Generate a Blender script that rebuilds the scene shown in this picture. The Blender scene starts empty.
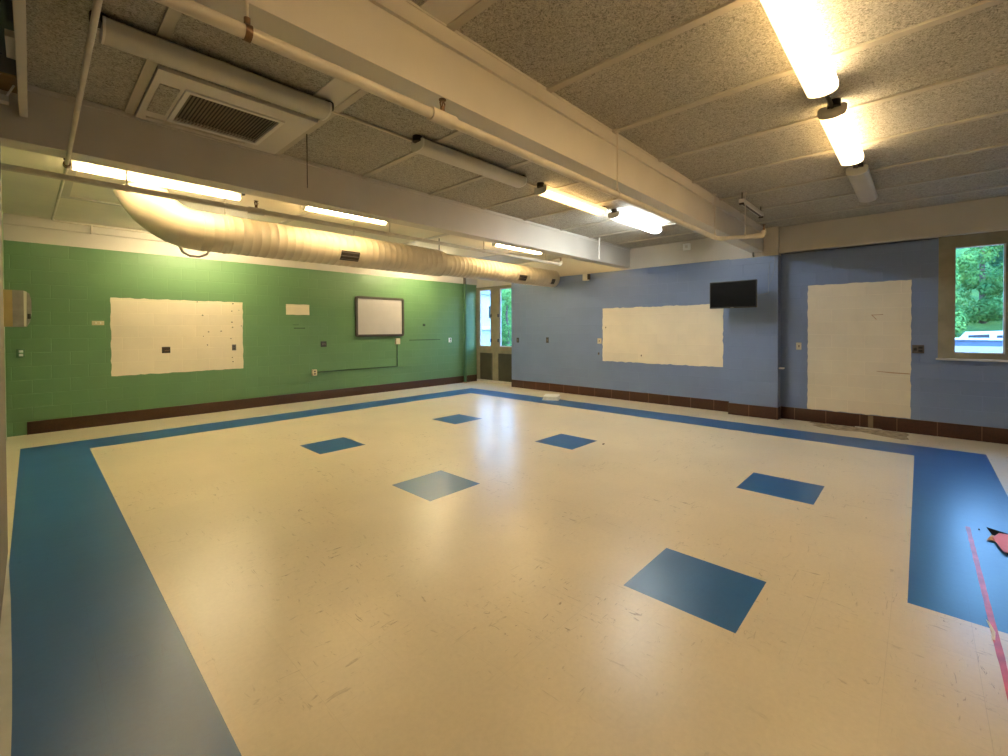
import bpy, bmesh, math, random
from mathutils import Vector, Matrix

random.seed(7)
SC = bpy.context.scene
COL = SC.collection

# ------------------------------------------------------------------ camera
CAM_H = 1.514
FPX, YAW, PITCH, ROLL, CY = 443.293, math.radians(43.193), math.radians(-0.7537), math.radians(-0.2335), 335.137
cam_d = bpy.data.cameras.new('camera')
cam = bpy.data.objects.new('camera', cam_d)
COL.objects.link(cam)
fw = Vector((math.cos(YAW) * math.cos(PITCH), math.sin(YAW) * math.cos(PITCH), math.sin(PITCH)))
rt = Vector((math.sin(YAW), -math.cos(YAW), 0))
up = rt.cross(fw)
rt2 = rt * math.cos(ROLL) + up * math.sin(ROLL)
up2 = -rt * math.sin(ROLL) + up * math.cos(ROLL)
cam.matrix_world = Matrix(((rt2.x, up2.x, -fw.x, 0), (rt2.y, up2.y, -fw.y, 0), (rt2.z, up2.z, -fw.z, CAM_H), (0, 0, 0, 1)))
cam_d.sensor_width = 36
cam_d.sensor_fit = 'HORIZONTAL'
cam_d.lens = FPX * 36 / 1008
cam_d.shift_y = -(378 - CY) / 1008
cam_d.clip_start = 0.02
cam_d.clip_end = 400
SC.camera = cam

# ------------------------------------------------------------------ colour management, sky
SC.view_settings.view_transform = 'Standard'
SC.view_settings.look = 'None'
SC.view_settings.gamma = 1
SC.view_settings.use_curve_mapping = False
SC.view_settings.exposure = 1.27
WARM_NEAR = 34.0      # lamp strengths of the three bays
WARM_MID = 10.0
WHITE_MID = 135.0
TUBE_FAR = 42.0
TUBE_WALL = 105.0
SKY = 8.5

world = bpy.data.worlds.new('sky')
SC.world = world
world.use_nodes = True
wn = world.node_tree
wn.nodes.clear()
w_out = wn.nodes.new('ShaderNodeOutputWorld')
w_bg = wn.nodes.new('ShaderNodeBackground')
w_tc = wn.nodes.new('ShaderNodeTexCoord')
w_sep = wn.nodes.new('ShaderNodeSeparateXYZ')
w_rmp = wn.nodes.new('ShaderNodeValToRGB')
w_rmp.color_ramp.elements[0].position = 0.0
w_rmp.color_ramp.elements[0].color = (0.72, 0.86, 1.0, 1)
w_mid = w_rmp.color_ramp.elements.new(0.22)
w_mid.color = (0.26, 0.55, 1.0, 1)
w_rmp.color_ramp.elements[2].position = 0.6
w_rmp.color_ramp.elements[2].color = (0.20, 0.45, 1.0, 1)
wn.links.new(w_tc.outputs['Generated'], w_sep.inputs[0])
wn.links.new(w_sep.outputs['Z'], w_rmp.inputs[0])
wn.links.new(w_rmp.outputs[0], w_bg.inputs['Color'])
w_bg.inputs['Strength'].default_value = SKY
wn.links.new(w_bg.outputs[0], w_out.inputs['Surface'])

# ------------------------------------------------------------------ dimensions (metres, camera above the origin)
ZC = 3.19             # ceiling
YN = 9.52             # green wall
XE = 8.62             # blue wall
XP = 8.42             # face of the blue pier
XD = 8.98             # glazed wall in the far corner
XW = -0.13            # near part of the wall on the left
YS = -1.6
B1N, B1F, BZ = 1.93, 2.12, 2.80      # first beam: near face, far face, underside
B2N, B2F = 4.45, 4.65                # second beam
LO, LI, BI, BO, GI, GO, RE, RI, RO = -0.12, 0.493, 7.134, 7.754, 7.796, 8.438, 3.282, 0.042, -0.581


# ------------------------------------------------------------------ helpers: nodes
class NT:
    def __init__(self, name):
        self.m = bpy.data.materials.new(name)
        self.m.use_nodes = True
        self.t = self.m.node_tree
        self.t.nodes.clear()
        self.out = self.n('OutputMaterial')

    def n(self, kind, **kw):
        nd = self.t.nodes.new('ShaderNode' + kind)
        for k, v in kw.items():
            setattr(nd, k, v)
        return nd

    def set(self, sock, v):
        if isinstance(v, bpy.types.NodeSocket):
            self.t.links.new(v, sock)
        else:
            if isinstance(v, (tuple, list)) and len(v) == 3 and sock.type == 'RGBA':
                v = (*v, 1)
            sock.default_value = v

    def pos(self):
        return self.n('NewGeometry').outputs['Position']

    def objco(self):
        return self.n('TexCoord').outputs['Object']

    def swiz(self, v, axes):
        s = self.n('SeparateXYZ')
        self.set(s.inputs[0], v)
        c = self.n('CombineXYZ')
        for i, a in enumerate(axes):
            if a in 'xyz':
                self.set(c.inputs[i], s.outputs['xyz'.index(a)])
        return c.outputs[0]

    def mapping(self, v, loc=(0, 0, 0), scale=(1, 1, 1), rot=(0, 0, 0)):
        m = self.n('Mapping')
        self.set(m.inputs[0], v)
        m.inputs[1].default_value = loc
        m.inputs[2].default_value = rot
        m.inputs[3].default_value = scale
        return m.outputs[0]

    def noise(self, v, scale, detail=3, rough=0.5, dist=0.0):
        n = self.n('TexNoise')
        self.set(n.inputs['Vector'], v)
        n.inputs['Scale'].default_value = scale
        n.inputs['Detail'].default_value = detail
        n.inputs['Roughness'].default_value = rough
        n.inputs['Distortion'].default_value = dist
        return n.outputs[0]

    def ramp(self, v, stops):
        r = self.n('ValToRGB')
        self.set(r.inputs[0], v)
        e = r.color_ramp.elements
        while len(e) < len(stops):
            e.new(0.5)
        for el, (p, c) in zip(e, stops):
            el.position = p
            el.color = (c, c, c, 1) if isinstance(c, (int, float)) else (*c, 1)
        return r.outputs[0]

    def mix(self, f, a, b, mode='MIX'):
        m = self.n('MixRGB', blend_type=mode)
        self.set(m.inputs[0], f)
        self.set(m.inputs[1], a)
        self.set(m.inputs[2], b)
        return m.outputs[0]

    def math(self, op, a, b=0.0):
        m = self.n('Math', operation=op)
        self.set(m.inputs[0], a)
        self.set(m.inputs[1], b)
        return m.outputs[0]

    def bump(self, h, strength=0.3, dist=0.01, nrm=None):
        b = self.n('Bump')
        self.set(b.inputs['Height'], h)
        b.inputs['Strength'].default_value = strength
        b.inputs['Distance'].default_value = dist
        if nrm is not None:
            self.set(b.inputs['Normal'], nrm)
        return b.outputs[0]

    def bsdf(self, color, rough=0.5, metal=0.0, normal=None, spec=0.5, coat=0.0):
        p = self.n('BsdfPrincipled')
        self.set(p.inputs['Base Color'], color)
        self.set(p.inputs['Roughness'], rough)
        self.set(p.inputs['Metallic'], metal)
        self.set(p.inputs['Specular IOR Level'], spec)
        self.set(p.inputs['Coat Weight'], coat)
        if normal is not None:
            self.set(p.inputs['Normal'], normal)
        self.t.links.new(p.outputs[0], self.out.inputs['Surface'])
        return self.m


def simple(name, color, rough=0.5, metal=0.0, var=0.06, scale=8.0, bump=0.05, spec=0.5):
    t = NT(name)
    v = t.objco()
    n = t.noise(v, scale, 4)
    lo = tuple(c * (1 - var * 2) for c in color)
    hi = tuple(min(1, c * (1 + var * 2)) for c in color)
    c = t.ramp(n, [(0.3, lo), (0.7, hi)])
    nm = t.bump(t.noise(v, scale * 12, 2), bump, 0.004) if bump else None
    return t.bsdf(c, rough, metal, nm, spec)


def block_paint(name, color, axes, rough=0.42, var=0.05, row=0.2015, phase=0.0, mortar_gain=1.06, bump=0.55):
    """painted concrete block: courses about 0.2 m high, running bond, seen through the paint"""
    t = NT(name)
    p = t.swiz(t.pos(), axes)
    b = t.n('TexBrick', offset=0.5)
    t.set(b.inputs['Vector'], t.mapping(p, loc=(phase, 0.004, 0)))
    b.inputs['Scale'].default_value = 1.0
    b.inputs['Mortar Size'].default_value = 0.005
    b.inputs['Mortar Smooth'].default_value = 0.6
    b.inputs['Brick Width'].default_value = 0.406
    b.inputs['Row Height'].default_value = row
    b.inputs['Color1'].default_value = (0.92, 0.92, 0.92, 1)
    b.inputs['Color2'].default_value = (1.05, 1.05, 1.05, 1)
    b.inputs['Mortar'].default_value = (1, 1, 1, 1)
    big = t.noise(t.pos(), 1.3, 4, 0.6)
    lo = tuple(c * (1 - var) for c in color)
    hi = tuple(c * (1 + var) for c in color)
    c = t.ramp(big, [(0.3, lo), (0.7, hi)])
    c = t.mix(0.35, c, b.outputs['Color'], 'MULTIPLY')
    c = t.mix(t.math('MULTIPLY', b.outputs['Fac'], 0.5), c, tuple(min(1, x * mortar_gain * 1.1) for x in color))
    fine = t.noise(t.pos(), 95, 3, 0.6)
    n1 = t.bump(fine, 0.18, 0.004)
    n2 = t.bump(t.math('SUBTRACT', 1.0, b.outputs['Fac']), bump, 0.006, n1)
    return t.bsdf(c, rough, 0, n2)


def floor_tile(name, color, rough, mark, spec=0.5):
    t = NT(name)
    p = t.pos()
    b = t.n('TexBrick', offset=0.0)
    t.set(b.inputs['Vector'], t.mapping(p, loc=(0.12, 0.2, 0)))
    b.inputs['Scale'].default_value = 1.0
    b.inputs['Mortar Size'].default_value = 0.0011
    b.inputs['Mortar Smooth'].default_value = 0.3
    b.inputs['Brick Width'].default_value = 0.3048
    b.inputs['Row Height'].default_value = 0.3048
    b.inputs['Color1'].default_value = (0.985, 0.985, 0.985, 1)
    b.inputs['Color2'].default_value = (1.012, 1.012, 1.012, 1)
    b.inputs['Mortar'].default_value = (1, 1, 1, 1)
    big = t.noise(p, 0.9, 5, 0.6)
    c = t.ramp(big, [(0.3, tuple(x * 0.93 for x in color)), (0.72, tuple(x * 1.04 for x in color))])
    c = t.mix(0.8, c, b.outputs['Color'], 'MULTIPLY')
    mott = t.noise(p, 40, 4, 0.7)
    c = t.mix(0.5, c, t.ramp(mott, [(0.3, 0.90), (0.7, 1.06)]), 'MULTIPLY')
    # scuffs and specks left by furniture
    sc1 = t.noise(t.mapping(p, rot=(0, 0, 0.6), scale=(7, 34, 1)), 1.0, 3, 0.75, 1.2)
    sc2 = t.noise(t.mapping(p, rot=(0, 0, -0.9), scale=(30, 6, 1)), 1.0, 3, 0.75, 1.0)
    patchy = t.noise(p, 1.1, 2)
    m1 = t.ramp(sc1, [(0.63, 0.0), (0.70, 1.0)])
    m2 = t.ramp(sc2, [(0.63, 0.0), (0.70, 1.0)])
    m = t.math('MAXIMUM', m1, m2)
    m = t.math('MULTIPLY', m, t.ramp(patchy, [(0.40, 0.0), (0.62, 0.8)]))
    c = t.mix(m, c, mark)
    # seams stronger where grime collected
    grime = t.ramp(t.noise(p, 0.55, 2), [(0.46, 0.0), (0.64, 0.38)])
    c = t.mix(t.math('MULTIPLY', b.outputs['Fac'], grime), c, tuple(x * 0.45 for x in color))
    r = t.math('ADD', t.math('MULTIPLY', t.noise(p, 1.7, 2), 0.05), rough - 0.02)
    wob = t.noise(p, 5.5, 3, 0.55)
    n1 = t.bump(wob, 0.10, 0.012)
    return t.bsdf(c, r, 0, n1, spec)


# ------------------------------------------------------------------ helpers: meshes
class MB:
    def __init__(self):
        self.v, self.f, self.mi, self.sm = [], [], [], []

    def add(self, vs, fs, mi=0, smooth=False):
        o = len(self.v)
        self.v += [tuple(p) for p in vs]
        for f in fs:
            self.f.append(tuple(i + o for i in f))
            self.mi.append(mi)
            self.sm.append(smooth)
        return self

    def box(self, x0, x1, y0, y1, z0, z1, mi=0):
        vs = [(x, y, z) for z in (z0, z1) for y in (y0, y1) for x in (x0, x1)]
        return self.add(vs, [(0, 2, 3, 1), (4, 5, 7, 6), (0, 1, 5, 4), (2, 6, 7, 3), (0, 4, 6, 2), (1, 3, 7, 5)], mi)

    def rbox(self, x0, x1, y0, y1, z0, z1, r=0.004, mi=0, seg=2):
        bm = bmesh.new()
        bmesh.ops.create_cube(bm, size=1)
        for v in bm.verts:
            v.co = Vector(((x0 + x1) / 2 + v.co.x * (x1 - x0), (y0 + y1) / 2 + v.co.y * (y1 - y0), (z0 + z1) / 2 + v.co.z * (z1 - z0)))
        bmesh.ops.bevel(bm, geom=bm.edges[:], offset=r, segments=seg, profile=0.5, affect='EDGES')
        bm.verts.ensure_lookup_table()
        for i, v in enumerate(bm.verts):
            v.index = i
        self.add([v.co for v in bm.verts], [[v.index for v in f.verts] for f in bm.faces], mi, True)
        bm.free()
        return self

    def tube(self, pts, r, seg=14, mi=0, caps=True, rad=None):
        pts = [Vector(p) for p in pts]
        n = len(pts)
        rings = []
        prev = None
        for i, p in enumerate(pts):
            d = (pts[min(i + 1, n - 1)] - pts[max(i - 1, 0)]).normalized()
            if prev is None:
                a = Vector((0, 0, 1)) if abs(d.z) < 0.9 else Vector((1, 0, 0))
                prev = (a - d * a.dot(d)).normalized()
            else:
                prev = (prev - d * prev.dot(d)).normalized()
            q = d.cross(prev)
            rr = rad[i] if rad else r
            if 0 < i < n - 1:
                c = (pts[i] - pts[i - 1]).normalized().dot((pts[i + 1] - pts[i]).normalized())
                rr = rr / max(0.5, math.sqrt(max(0.2, (1 + c) / 2)))
            rings.append([p + (prev * math.cos(2 * math.pi * k / seg) + q * math.sin(2 * math.pi * k / seg)) * rr for k in range(seg)])
        vs = [v for ring in rings for v in ring]
        fs = [(i * seg + k, i * seg + (k + 1) % seg, (i + 1) * seg + (k + 1) % seg, (i + 1) * seg + k) for i in range(n - 1) for k in range(seg)]
        self.add(vs, fs, mi, True)
        if caps:
            self.add(rings[0], [tuple(range(seg))[::-1]], mi)
            self.add(rings[-1], [tuple(range(seg))], mi)
        return self

    def prism(self, poly, axis, a0, a1, mi=0, smooth=False):
        """2-D outline extruded along an axis (0, 1 or 2); outline is in the two other axes, in order"""
        def P(u, v, a):
            c = [u, v]
            c.insert(axis, a)
            return tuple(c)
        n = len(poly)
        vs = [P(u, v, a0) for u, v in poly] + [P(u, v, a1) for u, v in poly]
        self.add(vs, [(i, (i + 1) % n, n + (i + 1) % n, n + i) for i in range(n)], mi, smooth)
        self.add(vs, [tuple(range(n))[::-1], tuple(range(n, 2 * n))], mi)
        return self

    def build(self, name, mats, parent=None, base=(0, 0, 0), flip_fix=True):
        me = bpy.data.meshes.new(name)
        bx = Vector(base)
        me.from_pydata([Vector(v) - bx for v in self.v], [], self.f)
        if not isinstance(mats, (list, tuple)):
            mats = [mats]
        for m in mats:
            me.materials.append(m)
        me.polygons.foreach_set('material_index', self.mi)
        me.polygons.foreach_set('use_smooth', self.sm)
        bm = bmesh.new()
        bm.from_mesh(me)
        bmesh.ops.remove_doubles(bm, verts=bm.verts[:], dist=1e-6)
        if flip_fix:
            bmesh.ops.recalc_face_normals(bm, faces=bm.faces[:])
        for e in bm.edges:
            if len(e.link_faces) == 2 and e.calc_face_angle(0) > 0.7:
                e.smooth = False
        bm.to_mesh(me)
        bm.free()
        o = bpy.data.objects.new(name, me)
        COL.objects.link(o)
        if parent is not None:
            o.parent = parent
        else:
            o.location = bx
        return o


def bx(*a, **k):
    return MB().box(*a, **k)


def struct(name, mb, mats, parent=None):
    o = mb.build(name, mats, parent)
    if parent is None:
        o['kind'] = 'structure'
    return o


def thing(name, label, cat, loc=(0, 0, 0), group=None):
    o = bpy.data.objects.new(name, None)
    o.empty_display_size = 0.1
    COL.objects.link(o)
    o.location = loc
    o['label'] = label
    o['category'] = cat
    if group:
        o['group'] = group
    return o


def solo(o, label, cat, group=None):
    o['label'] = label
    o['category'] = cat
    if group:
        o['group'] = group
    return o


def copy_tree(root, loc, label):
    r = root.copy()
    COL.objects.link(r)
    r.location = loc
    r['label'] = label
    for ch in list(root.children):
        c = ch.copy()
        COL.objects.link(c)
        c.parent = r
        for g in list(ch.children):
            d = g.copy()
            COL.objects.link(d)
            d.parent = c
    return r


def ragged(u0, u1, v0, v1, amp=0.007, step=0.06):
    out = []
    for (a, b) in (((u0, v0), (u1, v0)), ((u1, v0), (u1, v1)), ((u1, v1), (u0, v1)), ((u0, v1), (u0, v0))):
        L = math.hypot(b[0] - a[0], b[1] - a[1])
        n = max(2, int(L / step))
        for i in range(n):
            f = i / n
            j = 0 if i == 0 else amp
            out.append((a[0] + (b[0] - a[0]) * f + random.uniform(-j, j), a[1] + (b[1] - a[1]) * f + random.uniform(-j, j)))
    return out


# ------------------------------------------------------------------ materials
CREAM = (0.60, 0.56, 0.49)
M = {}
M['green'] = block_paint('green_paint_on_block', (0.112, 0.232, 0.102), 'xz', 0.40)
M['blue'] = block_paint('blue_paint_on_block', (0.158, 0.220, 0.385), 'yz', 0.42)
M['blue_x'] = block_paint('blue_paint_on_return', (0.158, 0.220, 0.385), 'xz', 0.42)
M['patch_n'] = block_paint('bare_cream_block', (0.79, 0.70, 0.54), 'xz', 0.75, 0.07)
M['patch_e'] = block_paint('bare_cream_block_blue_wall', (0.75, 0.68, 0.55), 'yz', 0.75, 0.07)
M['west'] = block_paint('grey_block', (0.19, 0.165, 0.135), 'yz', 0.7, 0.12)
M['cream'] = simple('cream_painted_plaster', CREAM, 0.5, var=0.03, scale=1.5, bump=0.06)
M['cream_wall'] = block_paint('cream_paint_on_block', (0.60, 0.56, 0.48), 'yz', 0.5, 0.04)
M['white_paint'] = simple('white_enamel', (0.70, 0.68, 0.62), 0.35, var=0.02, scale=4, bump=0.02)
M['pipe'] = simple('cream_painted_pipe', (0.60, 0.54, 0.44), 0.4, var=0.05, scale=6, bump=0.04)
M['duct'] = simple('cream_painted_sheet_duct', (0.56, 0.50, 0.40), 0.38, var=0.04, scale=5, bump=0.03)
M['dark_metal'] = simple('dark_brown_metal', (0.045, 0.035, 0.028), 0.5, 0.4, var=0.15, scale=20)
M['brass'] = simple('tarnished_brass', (0.16, 0.09, 0.05), 0.45, 0.7, var=0.2, scale=30)
M['black'] = simple('black_plastic', (0.012, 0.012, 0.013), 0.4, var=0.1, scale=20)
M['ivory'] = simple('ivory_plastic', (0.62, 0.54, 0.36), 0.4, var=0.03, scale=10, bump=0)
M['white_plastic'] = simple('white_plastic', (0.86, 0.86, 0.84), 0.4, var=0.03, scale=10, bump=0)
M['grey_plastic'] = simple('grey_brown_plate', (0.10, 0.085, 0.075), 0.45, var=0.1, scale=15)
M['olive_frame'] = simple('olive_painted_frame', (0.235, 0.215, 0.150), 0.5, var=0.07, scale=6)
M['dark_panel'] = simple('dark_olive_panel', (0.052, 0.050, 0.035), 0.5, var=0.08, scale=3)
M['bright_bead'] = simple('pale_glazing_bead', (0.68, 0.70, 0.72), 0.35, var=0.02)
M['batten'] = simple('tan_grey_batten', (0.46, 0.42, 0.335), 0.6, var=0.04, scale=4, bump=0.05)
M['sill'] = simple('pale_stone_sill', (0.55, 0.53, 0.50), 0.4, var=0.05)
M['dark_void'] = simple('dark_brown_void', (0.030, 0.018, 0.010), 0.7, var=0.2, scale=30)
M['scar'] = simple('green_grime_line', (0.030, 0.075, 0.035), 0.7, var=0.15, scale=30)
M['dark_green'] = simple('dark_green_enamel', (0.055, 0.15, 0.065), 0.4, var=0.06, scale=6)
M['silver'] = simple('brushed_steel', (0.30, 0.28, 0.27), 0.4, 0.5, var=0.06, scale=12)
M['tan'] = simple('tan_plastic', (0.42, 0.30, 0.13), 0.45, var=0.04, scale=6)
M['board'] = simple('pale_grey_board_surface', (0.56, 0.53, 0.52), 0.28, var=0.02, scale=3, bump=0)
M['board_frame'] = simple('dark_taupe_frame', (0.055, 0.047, 0.038), 0.4, var=0.06, scale=10)
M['screen'] = simple('black_screen', (0.002, 0.002, 0.0022), 0.5, var=0.0, bump=0, spec=0.06)
M['red'] = simple('coral_red_card', (0.72, 0.16, 0.13), 0.55, var=0.04, scale=10)
M['kraft'] = simple('tan_torn_card', (0.50, 0.33, 0.20), 0.7, var=0.1, scale=20)
M['tape'] = simple('red_vinyl_tape', (0.46, 0.055, 0.075), 0.38, var=0.18, scale=9)
M['tape_torn'] = simple('white_torn_tape_backing', (0.75, 0.72, 0.72), 0.6)
M['foam'] = simple('white_foam', (0.88, 0.88, 0.85), 0.6, var=0.03, scale=20)
M['residue'] = simple('brown_adhesive_residue', (0.34, 0.28, 0.19), 0.75, var=0.25, scale=14, bump=0.2)
M['chalk'] = simple('white_plaster_crumb', (0.50, 0.47, 0.40), 0.8, var=0.1, scale=30)
M['hose'] = simple('grey_rubber_hose', (0.30, 0.27, 0.21), 0.55, var=0.08, scale=20)
M['transom'] = simple('dark_blue_grey_glass', (0.030, 0.037, 0.048), 0.2, var=0.3, scale=3, bump=0)
M['wood'] = simple('brown_varnished_wood', (0.20, 0.115, 0.03), 0.5, var=0.15, scale=10)
M['threshold'] = simple('pale_grey_threshold', (0.42, 0.44, 0.42), 0.5, var=0.05, scale=5)
M['bark'] = simple('brown_bark', (0.10, 0.07, 0.05), 0.9, var=0.3, scale=6, bump=0.3)
M['asphalt'] = simple('grey_asphalt', (0.110, 0.115, 0.125), 0.9, var=0.1, scale=2)
M['roof_blue'] = simple('blue_grey_roof_edge', (0.065, 0.100, 0.170), 0.6, var=0.05)
M['roof_cream'] = simple('cream_roof_gravel', (0.13, 0.112, 0.085), 0.8, var=0.1)
M['coping'] = simple('white_coping', (0.480, 0.492, 0.504), 0.5, var=0.03)
M['pale_wall'] = simple('pale_blue_siding', (0.330, 0.396, 0.468), 0.6, var=0.05)
M['car_glass'] = simple('dark_car_glass', (0.02, 0.025, 0.03), 0.1, var=0, bump=0)


def base_tile(name, axes, phase):
    t = NT(name)
    p = t.swiz(t.pos(), axes)
    b = t.n('TexBrick', offset=0.0)
    t.set(b.inputs['Vector'], t.mapping(p, loc=(phase, 0.01, 0)))
    b.inputs['Scale'].default_value = 1.0
    b.inputs['Mortar Size'].default_value = 0.006
    b.inputs['Mortar Smooth'].default_value = 0.2
    b.inputs['Brick Width'].default_value = 0.422
    b.inputs['Row Height'].default_value = 0.6
    n = t.noise(t.pos(), 60, 4, 0.7)
    c = t.ramp(n, [(0.3, (0.024, 0.008, 0.004)), (0.7, (0.062, 0.018, 0.008))])
    c = t.mix(b.outputs['Fac'], c, (0.15, 0.085, 0.06))
    return t.bsdf(c, 0.35, 0, t.bump(n, 0.1, 0.003))


M['base_e'] = base_tile('brown_glazed_base_tile', 'yz', -0.239 + 0.422 * 30)
M['base_pier'] = base_tile('brown_glazed_base_tile_pier', 'yz', -2.137 + 0.422 * 30)
M['base_x'] = base_tile('brown_glazed_base_tile_return', 'xz', 0.05)


def plain_base():
    t = NT('brown_base_strip')
    n = t.noise(t.pos(), 40, 4, 0.7)
    c = t.ramp(n, [(0.3, (0.036, 0.014, 0.005)), (0.7, (0.072, 0.026, 0.010))])
    return t.bsdf(c, 0.4, 0, t.bump(n, 0.1, 0.003))


M['base_n'] = plain_base()
M['floor_cream'] = floor_tile('cream_vinyl_tile', (0.660, 0.590, 0.450), 0.31, (0.20, 0.16, 0.11))
M['floor_blue'] = floor_tile('blue_vinyl_tile', (0.022, 0.105, 0.290), 0.305, (0.016, 0.080, 0.225), 0.34)


def wood_wool():
    t = NT('wood_wool_ceiling_board')
    p = t.pos()
    a = t.noise(p, 46, 4, 0.65, 1.8)
    b = t.noise(t.mapping(p, loc=(3, 7, 1)), 120, 3, 0.6, 1.2)
    h = t.math('ADD', t.math('MULTIPLY', a, 0.65), t.math('MULTIPLY', b, 0.35))
    big = t.noise(p, 1.6, 3)
    c = t.ramp(h, [(0.37, (0.16, 0.148, 0.12)), (0.48, (0.40, 0.38, 0.32)), (0.61, (0.60, 0.57, 0.50))])
    c = t.mix(0.5, c, t.ramp(big, [(0.3, 0.88), (0.7, 1.08)]), 'MULTIPLY')
    return t.bsdf(c, 0.85, 0, t.bump(h, 0.9, 0.02), 0.2)


M['wool'] = wood_wool()


def tube_light(name, color, strength):
    t = NT(name)
    e = t.n('Emission')
    e.inputs[0].default_value = (*color, 1)
    e.inputs[1].default_value = strength
    t.t.links.new(e.outputs[0], t.out.inputs['Surface'])
    return t.m


def acrylic(name, clear):
    t = NT(name)
    d = t.n('BsdfPrincipled')
    d.inputs['Base Color'].default_value = (0.78, 0.75, 0.68, 1)
    d.inputs['Roughness'].default_value = 0.35
    tr = t.n('BsdfTransparent')
    tr.inputs[0].default_value = (0.98, 0.96, 0.92, 1)
    tl = t.n('BsdfTranslucent')
    tl.inputs[0].default_value = (0.9, 0.86, 0.78, 1)
    m1 = t.n('MixShader')
    m1.inputs[0].default_value = 0.6
    t.t.links.new(d.outputs[0], m1.inputs[1])
    t.t.links.new(tl.outputs[0], m1.inputs[2])
    m2 = t.n('MixShader')
    m2.inputs[0].default_value = clear
    t.t.links.new(m1.outputs[0], m2.inputs[1])
    t.t.links.new(tr.outputs[0], m2.inputs[2])
    t.t.links.new(m2.outputs[0], t.out.inputs['Surface'])
    return t.m


M['acrylic_lit'] = acrylic('clear_ribbed_acrylic', 0.45)
M['acrylic_off'] = simple('white_acrylic_cover', (0.52, 0.49, 0.42), 0.35, var=0.03, scale=4, bump=0)
M['tube_warm'] = tube_light('warm_fluorescent_tube', (1.0, 0.76, 0.45), WARM_NEAR * 1.35)
M['tube_warm_dim'] = tube_light('old_warm_fluorescent_tube', (1.0, 0.66, 0.28), WARM_NEAR * 0.55)
M['tube_amber'] = tube_light('amber_fluorescent_tube', (1.0, 0.64, 0.27), WARM_MID)
M['tube_cool'] = tube_light('cool_fluorescent_tube', (0.86, 0.94, 1.0), WHITE_MID)
M['tube_wall'] = tube_light('white_fluorescent_tube', (1.0, 0.82, 0.50), TUBE_WALL)
M['tube_far'] = tube_light('soft_white_fluorescent_tube', (1.0, 0.73, 0.37), TUBE_FAR)


def pane():
    t = NT('window_glass')
    tr = t.n('BsdfTransparent')
    tr.inputs[0].default_value = (0.96, 0.98, 0.98, 1)
    gl = t.n('BsdfGlossy')
    gl.inputs['Roughness'].default_value = 0.02
    mx = t.n('MixShader')
    mx.inputs[0].default_value = 0.05
    t.t.links.new(tr.outputs[0], mx.inputs[1])
    t.t.links.new(gl.outputs[0], mx.inputs[2])
    t.t.links.new(mx.outputs[0], t.out.inputs['Surface'])
    return t.m


M['glass'] = pane()


def leaf_mat(name, a, b):
    t = NT(name)
    n = t.noise(t.pos(), 0.8, 4, 0.7)
    c = t.ramp(n, [(0.3, a), (0.7, b)])
    d = t.n('BsdfDiffuse')
    t.set(d.inputs[0], c)
    tl = t.n('BsdfTranslucent')
    t.set(tl.inputs[0], c)
    mx = t.n('MixShader')
    mx.inputs[0].default_value = 0.3
    t.t.links.new(d.outputs[0], mx.inputs[1])
    t.t.links.new(tl.outputs[0], mx.inputs[2])
    t.t.links.new(mx.outputs[0], t.out.inputs['Surface'])
    return t.m


M['leaf_a'] = leaf_mat('spring_green_leaves', (0.03, 0.12, 0.045), (0.19, 0.36, 0.09))
M['leaf_b'] = leaf_mat('deep_green_leaves', (0.015, 0.08, 0.05), (0.07, 0.19, 0.09))
M['grass'] = leaf_mat('rough_grass', (0.015, 0.06, 0.03), (0.05, 0.12, 0.04))

# ------------------------------------------------------------------ floor (one mesh, colours follow the tile layout)
SQ = [(2.372, 2.982, 0.659, 1.269), (2.384, 2.994, 3.141, 3.750), (2.385, 2.995, 5.319, 5.928),
      (4.610, 5.215, 5.405, 6.013), (4.619, 5.227, 3.175, 3.784), (4.564, 5.174, 0.657, 1.267)]


def is_blue(x, y):
    if LO < x < LI and RO < y < GO:
        return True
    if LO < x < BO and GI < y < GO:
        return True
    if BI < x < BO and RO < y < GO:
        return True
    if RE < x < BO and RO < y < RI:
        return True
    return any(a < x < b and c < y < d for a, b, c, d in SQ)


xs = sorted({-1.6, LO, LI, BI, BO, RE, 9.6} | {q for s in SQ for q in s[:2]})
ys = sorted({YS - 0.3, GI, GO, RI, RO, YN + 0.3} | {q for s in SQ for q in s[2:]})
fl = MB()
for x0, x1 in zip(xs, xs[1:]):
    for y0, y1 in zip(ys, ys[1:]):
        fl.add([(x0, y0, 0), (x1, y0, 0), (x1, y1, 0), (x0, y1, 0)], [(0, 1, 2, 3)], 1 if is_blue((x0 + x1) / 2, (y0 + y1) / 2) else 0)
fl.add([(-1.6, YS - 0.3, -0.2), (9.6, YS - 0.3, -0.2), (9.6, YN + 0.3, -0.2), (-1.6, YN + 0.3, -0.2)], [(3, 2, 1, 0)], 0)
floor = struct('floor', fl, [M['floor_cream'], M['floor_blue']])
# glue residue along the foot of the wall below the large bare patch
res = MB()
poly = [(8.59, 1.27), (8.53, 1.30), (8.42, 1.18), (8.33, 1.22), (8.20, 1.10), (8.16, 0.9), (8.24, 0.62), (8.12, 0.40), (8.02, 0.16), (8.10, 0.10), (8.30, 0.13), (8.45, 0.10), (8.57, 0.14), (8.59, 0.7)]
res.prism(poly, 2, 0.0004, 0.0022)
struct('glue_residue', res, M['residue'], floor)
wc = MB()
wc.prism([(8.60, 0.72), (8.52, 0.70), (8.50, 0.46), (8.56, 0.40), (8.60, 0.42)], 2, 0.0024, 0.012)
struct('plaster_chip', wc, M['chalk'], floor)
struct('threshold_strip', MB().prism([(-0.13, 2.0), (-0.066, 2.0), (-0.072, 2.6), (-0.079, 2.95), (-0.10, 3.73), (-0.128, 4.5), (-0.13, 4.5)], 2, 0.0005, 0.004), M['threshold'], floor)

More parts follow.
